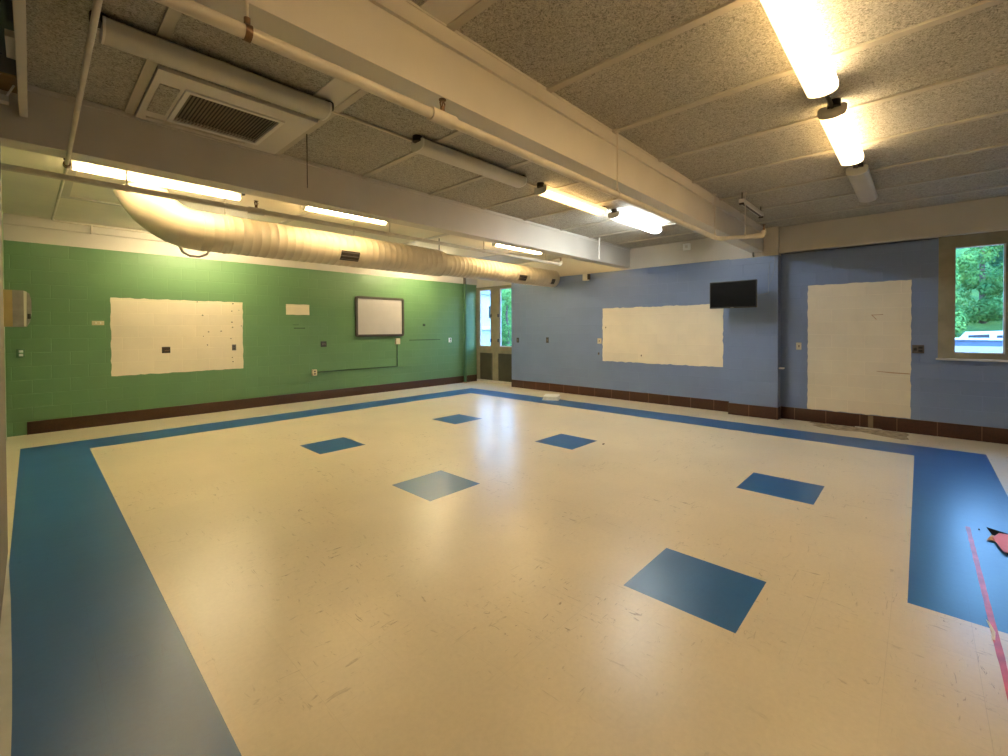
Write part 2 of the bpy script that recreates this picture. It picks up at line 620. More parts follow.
# ------------------------------------------------------------------ ceiling and beams
ce = MB()
ce.box(-1.6, 9.6, YS - 0.3, B2F - 0.1, ZC, ZC + 0.2, 0)
ce.box(-1.6, 9.6, B2F - 0.1, YN + 0.3, ZC, ZC + 0.2, 1)
struct('ceiling', ce, [M['wool'], simple('cream_painted_ceiling', (0.80, 0.74, 0.60), 0.55, var=0.03, scale=1.5, bump=0.05)])
tn = [0]


def trim(mb, mat):
    tn[0] += 1
    return struct('trim_%d' % tn[0], mb, mat)


BAT = [-0.42, 0.53, 1.605, 2.495, 3.395, 4.29, 5.185, 6.13, 7.02, 7.90]
for xb in BAT:
    trim(bx(xb - 0.028, xb + 0.028, YS, B1N, ZC - 0.014, ZC + 0.01), M['batten'])
    trim(bx(xb - 0.028, xb + 0.028, B1F, B2N, ZC - 0.014, ZC + 0.01), M['batten'])
for xb in (0.30, 2.7, 5.0, 7.2):
    trim(bx(xb - 0.04, xb + 0.04, B2F, 7.72, ZC - 0.012, ZC + 0.01), M['cream'])
trim(bx(0.26, XE, 7.72, 7.80, ZC - 0.016, ZC + 0.01), M['cream'])
trim(bx(1.395, 1.577, YS, B1N, ZC - 0.006, ZC + 0.01), M['cream'])
trim(bx(1.395, 1.577, B1F, 3.40, ZC - 0.006, ZC + 0.01), M['cream'])

beam = MB()
beam.box(-1.4, XE, B1N, B1F, BZ, ZC + 0.02)
beam.box(-1.4, XE, B1N - 0.022, B1N + 0.01, 3.085, ZC + 0.02)
beam.box(-1.4, XE, B1N - 0.028, B1N + 0.01, 3.176, ZC + 0.02)
struct('beam', beam, M['cream'])
beam = MB()
beam.box(XW - 0.3, XE, B2N, B2F, BZ, ZC + 0.02)
beam.box(XW - 0.3, XE, B2N - 0.018, B2N + 0.01, 3.155, ZC + 0.02)
struct('beam', beam, M['cream'])

# ------------------------------------------------------------------ walls
nw = MB()
nw.box(-0.5, XD + 0.07, YN, YN + 0.3, -0.1, 2.815, 0)
nw.box(-0.5, XD + 0.07, YN - 0.004, YN + 0.3, 2.815, ZC + 0.1, 1)
wall_n = struct('wall_north', nw, [M['green'], M['cream']])

trim(bx(-0.26, XD, YN - 0.05, YN, 3.045, ZC + 0.02), M['cream'])
ew = MB()
ew.box(XE, XE + 0.3, -0.18, 7.82, -0.1, 2.775, 0)
ew.box(XE, XE + 0.3, YS - 0.3, -1.30, -0.1, 2.775, 0)
ew.box(XE, XE + 0.3, -1.30, -0.18, -0.1, 1.09, 0)
ew.box(XE, XE + 0.3, YS - 0.3, 1.8, 2.74, ZC + 0.1, 1)
ew.box(XE - 0.09, XE + 0.3, YS - 0.3, 1.8, 2.79, ZC + 0.1, 1)
ew.box(XE - 0.12, XE, YS - 0.3, 1.72, 2.762, 2.805, 1)
ew.box(XE - 0.012, XE + 0.3, 1.8, 7.82, 2.775, ZC + 0.1, 1)
ew.box(XE - 0.025, XE, 2.45, 7.82, 2.76, 2.785, 1)
wall_e = struct('wall_east', ew, [M['blue'], M['cream']])
# the return beside the glazed corner
struct('wall_return', bx(XE + 0.3, XD + 0.3, 7.72, 7.82, -0.1, ZC + 0.1), M['blue_x'])
pr_ = MB()
pr_.box(XP, XE + 0.02, 1.71, 2.455, -0.1, 2.72, 0)
pr_.box(XP, XE + 0.02, 1.71, 2.455, 2.72, ZC + 0.05, 1)
pier = struct('pier', pr_, [M['blue'], M['cream']])
# corner glazing wall: lintel above, wall beyond
gw = MB()
gw.box(XD, XD + 0.3, 7.82, YN + 0.3, 2.73, ZC + 0.1, 0)
gw.box(XD + 0.002, XD + 0.3, 7.82, 8.0, -0.1, 2.8, 0)
struct('wall_corner', gw, M['cream'])
trim(bx(XD - 0.03, XD + 0.05, 7.84, YN - 0.01, 2.735, 2.80), M['cream'])

sw = MB()
sw.box(-1.6, 9.6, YS - 0.3, YS, -0.1, ZC + 0.1)
struct('wall_south', sw, M['cream_wall'])
ww = MB()
ww.box(XW - 0.4, XW, 1.7, 4.56, -0.1, ZC + 0.1, 0)
ww.box(-1.6, -1.3, YS - 0.3, 1.8, -0.1, ZC + 0.1, 1)
ww.box(-1.5, XW - 0.1, 1.7, 1.8, -0.1, ZC + 0.1, 1)
struct('wall_west', ww, [M['west'], M['cream_wall']])
struct('wall_west_recess', bx(XW - 0.4, XW - 0.13, 4.56, YN + 0.1, -0.1, ZC + 0.1), block_paint('green_paint_on_west_block', (0.112, 0.232, 0.102), 'yz', 0.40))

# dark soffit strip and pale trim high on the near wall at the left
so = struct('soffit', MB().box(-0.135, -0.044, 1.7, 4.449, 3.13, ZC), M['west'])
struct('dark_panel', MB().box(-0.129, -0.046, 1.8, 4.14, 3.115, 3.131), M['transom'], so)
struct('wood_board', MB().box(-0.129, -0.046, 4.16, 4.44, 3.112, 3.131), M['wood'], so)
tg = MB().box(-0.128, -0.085, 4.37, 4.44, 3.02, 3.06)
tg.tube([(-0.100, 4.40, 3.05), (-0.060, 4.28, 3.10)], 0.006, 8)
struct('latch', tg, M['white_plastic'], so)
tr_ = MB().rbox(-0.040, 0.0, 1.6, 4.449, 2.968, 3.035, 0.004)
tr_.box(-0.075, -0.038, 3.36, 3.62, 3.0, 3.035)
trim(tr_, M['cream'])

# baseboards
struct('baseboard_north', MB().rbox(-0.065, XD - 0.03, YN - 0.018, YN + 0.01, -0.01, 0.188, 0.004), M['base_n'])
be = MB()
be.rbox(XE - 0.014, XE + 0.01, YS, 1.71, -0.01, 0.200, 0.004)
be.rbox(XE - 0.014, XE + 0.01, 2.455, 7.82, -0.01, 0.195, 0.004)
base_e = struct('baseboard_east', be, M['base_e'])
struct('mortar_gap', bx(XE - 0.0165, XE - 0.01, 0.505, 0.565, 0.004, 0.197), simple('dull_mortar', (0.17, 0.125, 0.08), 0.8), base_e)
struct('baseboard_pier', MB().rbox(XP - 0.014, XE, 1.697, 2.468, -0.01, 0.200, 0.004), M['base_pier'])


# ------------------------------------------------------------------ bare, unpainted patches left where boards came off
def patch_n(x0, x1, z0, z1, label, amp=0.007):
    o = struct('unpainted_patch', MB().prism(ragged(x0, x1, z0, z1, amp), 1, YN - 0.003, YN + 0.002), M['patch_n'], wall_n)
    o['label'] = label
    return o


def patch_e(y0, y1, z0, z1, label, amp=0.007):
    o = struct('unpainted_patch', MB().prism(ragged(y0, y1, z0, z1, amp), 0, XE - 0.003, XE + 0.002), M['patch_e'], wall_e)
    o['label'] = label
    return o


pg = patch_n(0.872, 2.786, 0.782, 2.052, 'bare cream block patch with screw holes on green wall')
pp = patch_n(3.587, 4.066, 1.835, 2.052, 'small bare cream patch high on green wall', 0.004)
for (x, z) in ((2.05, 2.03), (2.13, 1.79), (2.14, 1.41), (2.20, 1.25), (2.22, 1.49), (2.58, 1.36), (2.42, 1.50), (2.62, 2.02), (2.60, 1.88),
               (2.60, 1.67), (2.61, 1.57), (2.60, 1.0), (2.61, 0.92), (2.72, 1.90), (2.76, 1.60)):
    r = random.uniform(0.007, 0.014)
    h = MB().prism([(x + r * math.cos(k * math.pi / 4), z + r * random.uniform(0.8, 1.2) * math.sin(k * math.pi / 4)) for k in range(8)], 1, YN - 0.0038, YN - 0.002)
    struct('screw_hole', h, M['dark_void'], pg)
pb = patch_e(2.618, 5.108, 0.808, 1.962, 'bare cream block patch left of the screen', 0.009)
struct('screw_hole', MB().prism([(5.03 + 0.013 * math.cos(k), 1.545 + 0.02 * math.sin(k)) for k in (0, 1, 2, 3, 4, 5)], 0, XE - 0.0038, XE - 0.002), M['dark_void'], pb)
struct('screw_hole', MB().prism([(4.20 + 0.013 * math.cos(k), 0.96 + 0.02 * math.sin(k)) for k in (0, 1, 2, 3, 4, 5)], 0, XE - 0.0038, XE - 0.002), M['dark_void'], pb)
pr2 = patch_e(0.094, 1.331, 0.205, 2.200, 'tall bare cream block patch reaching the baseboard', 0.006)
struct('scrape_line', MB().prism([(0.10, 0.842), (0.30, 0.846), (0.47, 0.862), (0.47, 0.870), (0.28, 0.862), (0.10, 0.856)], 0, XE - 0.0036, XE - 0.002), M['kraft'], pr2)
struct('scrape_line', MB().prism([(0.47, 1.64), (0.52, 1.70), (0.40, 1.705), (0.40, 1.715), (0.54, 1.71), (0.48, 1.635)], 0, XE - 0.0036, XE - 0.002), M['kraft'], pr2)

# ------------------------------------------------------------------ windows
# window_1: glazed corner with two tall casements over dark panels
fr = MB()
YA, YB, YM0, YM1 = 8.00, 9.475, 8.583, 8.935
X0, X1 = XD - 0.02, XD + 0.06
ZR0, ZR1, ZT = 0.835, 1.025, 2.655
fr.box(X0 - 0.004, X1, YB - 0.085, YN + 0.03, 0, 2.735)
fr.box(X0 - 0.004, X1, YA - 0.05, YA + 0.09, 0, 2.735)
fr.box(X0 - 0.003, X1, YM0, YM1, ZR1 - 0.004, ZT + 0.002)
fr.box(X0 - 0.002, X1, YM0 + 0.063, YM1 - 0.073, 0.05, ZR0 + 0.004)
fr.box(X0 - 0.001, X1, YA + 0.08, YB - 0.08, ZT, 2.732)
fr.box(X0, X1, YA + 0.08, YB - 0.08, ZR0, ZR1)
win1 = struct('window_1', fr, M['olive_frame'])
struct('curb', MB().rbox(XD - 0.03, XD + 0.08, YA, YN - 0.005, -0.02, 0.062, 0.004), M['sill'], win1)
for (a, b) in ((YA + 0.08, YM0 + 0.07), (YM1 - 0.08, YB - 0.08)):
    struct('spandrel_panel', MB().box(XD + 0.0, XD + 0.04, a, b, 0.05, ZR0 + 0.005), M['dark_panel'], win1)
for (a, b) in ((YA + 0.09, YM0), (YM1, YB - 0.085)):
    bd = MB()
    bd.box(XD + 0.0, XD + 0.03, a, a + 0.026, ZR1, ZT)
    bd.box(XD + 0.0, XD + 0.03, b - 0.026, b, ZR1, ZT)
    bd.box(XD + 0.001, XD + 0.03, a + 0.02, b - 0.02, ZR1, ZR1 + 0.025)
    bd.box(XD + 0.001, XD + 0.03, a + 0.02, b - 0.02, ZT - 0.025, ZT)
    struct('glazing_bead', bd, M['bright_bead'], win1)
    struct('pane', MB().box(XD + 0.010, XD + 0.016, a + 0.02, b - 0.02, ZR1 + 0.015, ZT - 0.015), M['glass'], win1)
for (y, z) in ((YM1 - 0.03, 1.20), (YM0 + 0.03, 1.20), (YM0 + 0.03, 1.90), (YM1 - 0.03, 1.90)):
    struct('latch', MB().rbox(XD - 0.06, XD - 0.022, y - 0.018, y + 0.018, z - 0.045, z + 0.045, 0.005), M['black'], win1)

# window_2: right wall, frame runs out of the picture
fr = MB()
X0, X1 = XE - 0.012, XE + 0.10
ya, yb = -1.30, -0.18
fr.box(X0, X1, -0.335, yb - 0.001, 1.091, 2.764)
fr.box(X0, X1, ya, -1.16, 1.09, 2.765)
fr.box(X0 + 0.002, X1, ya + 0.1, -0.3, 2.60, 2.762)
fr.box(X0 + 0.002, X1, ya + 0.1, -0.3, 1.09, 1.165)
fr.box(XE - 0.02, X1, -0.345, -0.300, 1.13, 2.64)
fr.box(XE - 0.02, X1, -0.865, -0.803, 1.13, 2.64)
win2 = struct('window_2', fr, M['olive_frame'])
for (a, b) in ((-0.803, -0.335), (-1.16, -0.865)):
    bd = MB()
    for q in ((a, a + 0.018, 1.165, 2.60), (b - 0.012, b, 1.165, 2.60), (a, b, 1.165, 1.18), (a, b, 2.588, 2.60)):
        bd.box(XE + 0.0, XE + 0.04, *q)
    struct('glazing_bead', bd, M['bright_bead'], win2)
    struct('pane', MB().box(XE + 0.020, XE + 0.026, a + 0.01, b - 0.01, 1.17, 2.595), M['glass'], win2)
struct('sill', MB().rbox(XE - 0.07, XE + 0.05, -1.36, -0.16, 1.065, 1.092, 0.006), M['sill'], win2)

# ------------------------------------------------------------------ outside
gr = MB()
for i in range(24):
    for j in range(24):
        def P(i, j):
            x = 9.6 + i * 5.0
            y = -60 + j * 8.0
            d = max(0.0, x - 36 + 0.04 * y)
            return (x, y, -1.0 + 0.42 * d + 0.5 * math.sin(i * 1.3 + j * 0.9) * min(1, d / 6))
        gr.add([P(i, j), P(i + 1, j), P(i + 1, j + 1), P(i, j + 1)], [(0, 1, 2, 3)], 0, True)
struct('hillside', gr, M['grass'])
struct('ground', MB().box(9.6, 42, -50, 90, -1.0, -0.75), M['asphalt'])

rf = thing('flat_roof', 'low cream flat roof with blue edge seen through the right window', 'roof', (16, -6, -0.75))
b0 = (16, -6, -0.75)
bx(10.6, 15.0, -16, 5.0, -0.75, 1.08).build('roof_deck', M['roof_cream'], rf, b0)
bx(15.0, 15.5, -16, 5.0, -0.75, 1.22).build('roof_edge', M['roof_blue'], rf, b0)
bx(14.93, 15.57, -16, 5.0, 1.22, 1.26).build('roof_coping', M['coping'], rf, b0)


def van(loc, label, s):
    v = thing('van', label, 'van', loc, 'vans parked outside')
    prof = [(-2.3, 0.35), (2.3, 0.35), (2.35, 0.9), (2.2, 1.15), (1.5, 1.3), (0.95, 2.05), (-2.2, 2.15), (-2.35, 1.9)]
    o = MB().prism([(y, z) for y, z in prof], 0, -0.9, 0.9).build('body', M['coping'], v)
    for a, b in ((-2.0, -1.0), (-0.85, 0.1), (0.25, 1.0)):
        g = MB().prism([(a, 1.35), (b, 1.35), (b - 0.05, 1.9), (a + 0.03, 1.95)], 0, -0.92, -0.90)
        g.build('side_window', M['car_glass'], v)
    for yy in (-1.5, 1.5):
        w = MB().tube([(-0.93, yy, 0.35), (-0.70, yy, 0.35)], 0.35, 20)
        w.build('wheel', M['black'], v)
    v.rotation_euler = (0, 0, s)
    return v


van((31, -2.6, -0.75), 'white van outside, left of the two behind the flat roof', 0)
van((31.5, -8.2, -0.75), 'white van outside, right of the two behind the flat roof', 0.05)


def tree(x, y, z, h, w, mat, label, n=2600):
    t = thing('tree', label, 'tree', (x, y, z), 'trees outside')
    tk = MB().tube([(0, 0, 0), (0.1, 0.05, h * 0.3), (-0.1, 0.1, h * 0.6), (0, 0, h * 0.85)], 0.2, 9, rad=[0.2, 0.15, 0.1, 0.04])
    tk.build('trunk', M['bark'], t)
    blobs = []
    for k in range(60):
        a = random.uniform(0, 6.283)
        zz = random.uniform(0.06, 0.97)
        rr = w * math.sqrt(max(0.05, 1 - (2 * zz - 1) ** 2)) * random.uniform(0.25, 0.8)
        blobs.append((rr * math.cos(a), rr * math.sin(a), zz * h, random.uniform(0.14, 0.30) * w))
    cr = MB()
    for k in range(n):
        bxx, byy, bzz, br = random.choice(blobs)
        d = Vector((random.gauss(0, 1), random.gauss(0, 1), random.gauss(0, 0.8))).normalized()
        c = Vector((bxx, byy, bzz)) + d * br * random.uniform(0.75, 1.05)
        nrm = (d + Vector((random.uniform(-.6, .6), random.uniform(-.6, .6), random.uniform(-.2, .9)))).normalized()
        a = nrm.orthogonal().normalized()
        b = nrm.cross(a)
        s = random.uniform(0.05, 0.12)
        ang = random.uniform(0, 6.283)
        a2 = a * math.cos(ang) + b * math.sin(ang)
        b2 = nrm.cross(a2)
        cr.add([c - a2 * s, c - b2 * s * 0.6, c + a2 * s, c + b2 * s * 0.6], [(0, 1, 2, 3)])
    cr.build('crown', mat, t, flip_fix=False)
    return t


def ground_z(x, y):
    return -1.0 + 0.42 * max(0.0, x - 36 + 0.04 * y)


TR = [(37.0, -0.6, 6.2, 2.5, 'leaf_a'), (37.5, -5.6, 7.0, 2.6, 'leaf_a'), (38, -11.0, 7, 2.7, 'leaf_b'), (39, 4.6, 8, 2.7, 'leaf_b'),
      (42.5, -3.0, 9.5, 2.7, 'leaf_a'), (43.5, -8.4, 9.5, 2.8, 'leaf_a'), (44, 2.2, 9.5, 2.7, 'leaf_a'), (50, -5.6, 11, 3.4, 'leaf_b'), (50, 1.0, 11, 3.2, 'leaf_b'),
      (51, -13, 11, 3.4, 'leaf_a')]
LT = ['light green tree outside the right window, behind the left white van', 'light green tree outside the right window, behind the right white van',
      'dark green tree outside at the far right, behind the vans', 'dark green tree outside to the left of the window view',
      'light green tree on the slope right above the white van, between the two front trees', 'light green tree on the slope at the right', 'light green tree on the slope at the left',
      'deep green tree higher on the hill, right of two', 'deep green tree higher on the hill, left of two', 'light green tree on the hill at the far right']
for (x, y, h, w, mk), l in zip(TR, LT):
    tree(x, y, ground_z(x, y) - 0.2, h, w, M[mk], l, 20000)
for (x, y, h, w, mk), l in zip([(33.5, 30.9, 6.5, 1.8, 'leaf_a'), (38.5, 35.5, 7.5, 2.2, 'leaf_a'), (44, 40.5, 10, 2.6, 'leaf_b')],
                               ['light green tree outside the far corner window, right pane', 'small dark tree outside the far corner window beside the pale house',
                                'tall dark tree outside behind the far corner window']):
    tree(x, y, -0.8, h, w, M[mk], l, 5000)
hs = thing('house', 'pale blue house outside the far corner window', 'house', (25, 30, -0.75))
hb = (25, 30, -0.75)
bx(23.0, 29.0, 28.3, 37.3, -0.75, 4.6).build('house_wall', M['pale_wall'], hs, hb)
MB().prism([(28.0, 4.6), (37.6, 4.6), (32.8, 7.0)], 0, 22.8, 29.2).build('house_roof', M['asphalt'], hs, hb)
bx(23.0, 29.1, 27.9, 28.3, 1.5, 1.8).build('porch_roof', M['coping'], hs, hb)
for x in (24.2, 26.2, 28.0):
    f_ = bx(x, x + 0.7, 28.22, 28.31, 2.4, 3.7).build('house_window', M['coping'], hs, hb)
    bx(x + 0.07, x + 0.63, 28.20, 28.24, 2.5, 3.6).build('house_pane', M['car_glass'], f_, hb)

# ------------------------------------------------------------------ fluorescent fixtures
def fixture(name, label, loc, L, mats, width=0.175, group=None, lit=True, bracket=True, sags=0.125, dim=None):
    """wraparound fixture lying along x; loc is the middle of its top at the ceiling"""
    tube_m, cover = mats
    f = thing(name, label, 'ceiling light', loc, group)
    h = L / 2
    z0 = -0.030
    hp = [(-0.030, 0.012), (0.030, 0.012), (0.040, -0.010), (0.040, -0.034), (-0.040, -0.034), (-0.040, -0.010)]
    MB().prism([(y, z + z0) for y, z in hp], 0, -h, h).build('housing', M['white_paint'], f)
    k = 14
    prof = [(width / 2 * math.cos(math.pi * i / k) * (1.0 if 0 < i < k else 1.0), -0.036 - (sags - 0.07) * math.sin(math.pi * i / k) ** 0.6) for i in range(k + 1)]
    inner = [(y * 0.975, z + 0.003) for y, z in prof[::-1]]
    prof = [(width / 2 * 0.80, 0.004), (width / 2, -0.012)] + prof + [(-width / 2, -0.012), (-width / 2 * 0.80, 0.004)]
    c = MB()
    for a, b in zip(prof, prof[1:]):
        c.add([(-h, a[0], a[1] + z0), (h, a[0], a[1] + z0), (h, b[0], b[1] + z0), (-h, b[0], b[1] + z0)], [(0, 1, 2, 3)], 0, True)
    if not lit:
        for s in (-h, h):
            c.add([(s, y, z + z0) for y, z in prof], [tuple(range(len(prof)))])
    c.build('diffuser', cover, f)
    if lit:
        for y in (-0.042, 0.042):
            MB().tube([(-h + 0.03, y, z0 - 0.058), (h - 0.03, y, z0 - 0.058)], 0.0135, 10).build('lamp_tube', tube_m if (y < 0 or not dim) else dim, f)
    for s in (-1, 1):
        e = [(y * 1.03, z * 1.02 + z0) for y, z in prof] + []
        MB().prism(e, 0, s * h - 0.006, s * h + 0.006).build('end_cap', M['white_paint'], f)
    if bracket:
        for s in (-1, 1):
            b = MB().tube([(s * (h + 0.012), -0.012, -0.001), (s * (h + 0.012), -0.012, z0 - 0.018)], 0.042, 14)
            b.build('mounting_hub', M['dark_metal'], f)
    return f


def lamp(x0, x1, y, **k):
    return dict(loc=((x0 + x1) / 2, y, ZC), L=x1 - x0, **k)


WARM = (M['tube_warm'], M['acrylic_lit'])
OFF = (None, M['acrylic_off'])
g1 = 'ceiling lights right of the large beam'
fixture('fluorescent_light', 'large lit yellow ceiling light at the top right edge', mats=WARM, dim=M['tube_warm_dim'], group=g1, **lamp(2.37, 3.655, 0.49))
fixture('fluorescent_light', 'lit yellow ceiling light added out of view above the camera, in line with the other three', mats=WARM, dim=M['tube_warm_dim'], group=g1, **lamp(0.62, 1.90, 0.49))  # unseen lamp, added to brighten the floor near the camera
fixture('fluorescent_light', 'lit yellow ceiling light, second and smaller, right of the beam', mats=WARM, dim=M['tube_warm_dim'], group=g1, **lamp(4.08, 5.38, 0.485))
fixture('fluorescent_light', 'unlit grey ceiling light farthest from the camera, right of the beam', mats=OFF, lit=False, group=g1, **lamp(5.77, 7.09, 0.48))
g2 = 'ceiling lights between the two beams'
fixture('fluorescent_light', 'long unlit ceiling light beside the dark ceiling grille', mats=OFF, lit=False, group=g2, **lamp(0.28, 1.50, 3.20))
fixture('fluorescent_light', 'unlit ceiling light between the grille and the amber light', mats=OFF, lit=False, group=g2, **lamp(2.32, 3.68, 3.20))
fixture('fluorescent_light', 'amber glowing ceiling light between the two beams', mats=(M['tube_amber'], M['acrylic_lit']), group=g2, **lamp(4.03, 5.36, 3.20))
fixture('fluorescent_light', 'cold white ceiling light between the two beams', mats=(M['tube_cool'], M['acrylic_lit']), group=g2, **lamp(5.62, 7.0, 3.15))
g3 = 'ceiling lights behind the second beam'
WALL = (M['tube_wall'], M['acrylic_lit'])
FAR = (M['tube_far'], M['acrylic_lit'])
fixture('fluorescent_light', 'lit ceiling light above the bend of the round duct', mats=FAR, group=g3, width=0.105, **lamp(0.28, 1.73, 5.97))
fixture('fluorescent_light', 'lit ceiling light hidden behind the bend of the round duct, near green wall', mats=WALL, group=g3, width=0.105, **lamp(1.42, 2.66, 8.45))
fixture('fluorescent_light', 'lit ceiling light hidden behind the far half of the duct, near green wall', mats=WALL, group=g3, width=0.105, **lamp(5.95, 7.25, 8.45))
fixture('fluorescent_light', 'lit ceiling light above the middle of the duct', mats=FAR, group=g3, width=0.105, **lamp(2.43, 3.62, 5.82))
fixture('fluorescent_light', 'lit ceiling light above the far end of the duct', mats=FAR, group=g3, width=0.105, **lamp(5.94, 7.31, 5.82))
# short narrow strip beside the large beam
sl = thing('strip_light', 'short narrow unlit strip hanging beside the large beam near the pier', 'strip light', (6.45, 1.61, ZC))
MB().rbox(-0.47, 0.47, -0.03, 0.03, -0.135, -0.085, 0.004).build('housing', M['white_paint'], sl)
MB().tube([(-0.44, 0, -0.136), (0.44, 0, -0.136)], 0.013, 10).build('lamp_tube', M['grey_plastic'], sl)
for s in (-1, 1):
    MB().rbox(s * 0.455 - 0.014, s * 0.455 + 0.014, -0.026, 0.026, -0.155, -0.085, 0.003).build('socket', M['dark_metal'], sl)
    MB().tube([(s * 0.44, 0, -0.001), (s * 0.44, 0, -0.086)], 0.006, 8).build('hanger', M['dark_metal'], sl)

# conduits that feed the fixtures
solo(MB().tube([(1.52, 3.27, ZC - 0.0125), (5.66, 3.27, ZC - 0.0125)], 0.011, 10).build('conduit', M['pipe']), 'thin ceiling conduit linking the lights between the beams', 'conduit')
solo(MB().tube([(3.662, 0.49, ZC - 0.040), (4.074, 0.485, ZC - 0.040)], 0.014, 10).build('conduit', M['dark_metal']), 'short conduit between the two lit yellow ceiling lights', 'conduit')
solo(MB().tube([(5.388, 0.485, ZC - 0.040), (5.762, 0.48, ZC - 0.040)], 0.014, 10).build('conduit', M['dark_metal']), 'short conduit from a lit yellow light to the unlit one', 'conduit')

# ------------------------------------------------------------------ ceiling grille
V0 = (1.05, 3.95, ZC)
vt = thing('ceiling_vent', 'square ceiling panel with dark louvred return grille', 'vent', V0)
f_ = MB()
zf0, zf1 = ZC - 0.030, ZC - 0.006
x0, x1, y0, y1 = 0.565, 1.575, 3.50, 4.42
gx0, gx1, gy0, gy1 = 0.77, 1.355, 3.69, 4.25
f_.box(x0, gx0, y0, y1, zf0, zf1)
f_.box(gx1, x1, y0, y1, zf0, zf1)
f_.box(gx0, gx1, y0, gy0, zf0, zf1)
f_.box(gx0, gx1, gy1, y1, zf0, zf1)
f_.build('panel', M['cream'], vt, V0)
r_ = MB()
for (a, b, c, d) in ((gx0 - 0.03, gx0, gy0 - 0.03, gy1 + 0.03), (gx1, gx1 + 0.03, gy0 - 0.03, gy1 + 0.03), (gx0, gx1, gy0 - 0.03, gy0), (gx0, gx1, gy1, gy1 + 0.03)):
    r_.box(a, b, c, d, zf0 - 0.014, zf0 + 0.002)
r_.build('grille_frame', M['white_paint'], vt, V0)
bx(gx0, gx1, gy0, gy1, ZC - 0.008, ZC - 0.004).build('duct_opening', M['dark_metal'], vt, V0)
lo_ = MB()
n = 26
for i in range(n):
    x = gx0 + (i + 0.5) * (gx1 - gx0) / n
    lo_.add([(x - 0.008, gy0, zf0 - 0.006), (x - 0.008, gy1, zf0 - 0.006), (x + 0.0095, gy1, zf0 + 0.004), (x + 0.0095, gy0, zf0 + 0.004)], [(0, 1, 2, 3)])
lo_.build('louvres', simple('dark_bronze_louvre', (0.22, 0.185, 0.12), 0.5, 0.2), vt, V0, flip_fix=False)
bx(0.605, 0.715, 3.70, 4.21, zf0 - 0.006, zf0 + 0.001).build('access_board', M['wool'], vt, V0)
bx(0.62, 1.30, 4.33, 4.37, zf0 - 0.012, zf0 + 0.001).build('flange', M['pipe'], vt, V0)

# ------------------------------------------------------------------ sprinkler pipes
def sprinkler(parent, base, p):
    """upright head on a short nipple; p = top of the pipe"""
    x, y, z = p
    b = MB().tube([(x, y, z - 0.01), (x, y, z + 0.03)], 0.013, 10)
    b.tube([(x - 0.012, y, z + 0.03), (x - 0.016, y, z + 0.05), (x, y, z + 0.068)], 0.004, 6)
    b.tube([(x + 0.012, y, z + 0.03), (x + 0.016, y, z + 0.05), (x, y, z + 0.068)], 0.004, 6)
    b.tube([(x, y, z + 0.03), (x, y, z + 0.066)], 0.005, 8)
    b.tube([(x, y, z + 0.066), (x, y, z + 0.070)], 0.020, 12)
    return b.build('sprinkler_head', M['brass'], parent, base)


YP1, ZP1 = 1.872, 2.645
PB = (3.0, YP1, ZP1)
p1 = thing('sprinkler_pipe', 'long cream sprinkler pipe under the large beam', 'pipe', PB, 'sprinkler pipes')
MB().tube([(-1.35, YP1, ZP1), (5.86, YP1, ZP1), (5.95, YP1 - 0.03, ZP1), (5.98, YP1 - 0.09, ZP1), (6.10, 1.44, ZP1)], 0.026, 16).build('pipe_run', M['pipe'], p1, PB)
MB().tube([(6.085, 1.50, ZP1), (6.11, 1.41, ZP1 + 0.003), (6.115, 1.395, ZP1 + 0.03), (6.115, 1.395, ZP1 + 0.06)], 0.031, 14).build('elbow', M['pipe'], p1, PB)
MB().tube([(1.44, YP1, ZP1), (1.60, YP1, ZP1)], 0.036, 16).build('tee', M['pipe'], p1, PB)
sprinkler(p1, PB, (1.52, YP1, ZP1 + 0.03))
sprinkler(p1, PB, (6.115, 1.395, ZP1 + 0.06))
for x, y in ((0.575, YP1), (3.40, YP1), (5.84, YP1), (6.055, 1.585)):
    h = MB().tube([(x, y, ZC - 0.003), (x, y, ZP1 + 0.02)], 0.0055, 8)
    h.tube([(x, y, ZC - 0.018), (x, y, ZC - 0.002)], 0.022, 12)
    h.build('hanger_rod', M['pipe'], p1, PB)
    cl = MB().tube([(x - 0.012, y, ZP1), (x + 0.012, y, ZP1)], 0.031, 16)
    cl.tube([(x, y, ZP1 + 0.02), (x, y, ZP1 + 0.055)], 0.012, 10)
    cl.build('clevis', M['brass'] if x < 1 else M['pipe'], p1, PB)

YP2, ZP2 = 4.72, 2.675
PB2 = (3.0, YP2, ZP2)
p2 = thing('sprinkler_pipe', 'cream sprinkler pipe behind the second beam, in front of the round duct', 'pipe', PB2, 'sprinkler pipes')
MB().tube([(-0.25, YP2, ZP2), (6.50, YP2, ZP2)], 0.024, 16).build('pipe_run', M['pipe'], p2, PB2)
MB().tube([(6.43, YP2, ZP2), (6.50, YP2, ZP2), (6.525, YP2, ZP2 + 0.02), (6.53, YP2, ZP2 + 0.06)], 0.030, 14).build('elbow', M['pipe'], p2, PB2)
MB().tube([(1.44, YP2, ZP2), (1.58, YP2, ZP2)], 0.033, 16).build('tee', M['pipe'], p2, PB2)
sprinkler(p2, PB2, (1.51, YP2, ZP2 + 0.028))
sprinkler(p2, PB2, (6.53, YP2, ZP2 + 0.05))
for x in (0.545, 3.0, 4.6, 6.1):
    MB().tube([(x, YP2, ZC - 0.003), (x, YP2, ZP2 + 0.02)], 0.007, 8).build('hanger_rod', M['pipe'], p2, PB2)
    MB().tube([(x - 0.014, YP2, ZP2), (x + 0.014, YP2, ZP2)], 0.030, 16).build('clevis', M['pipe'], p2, PB2)

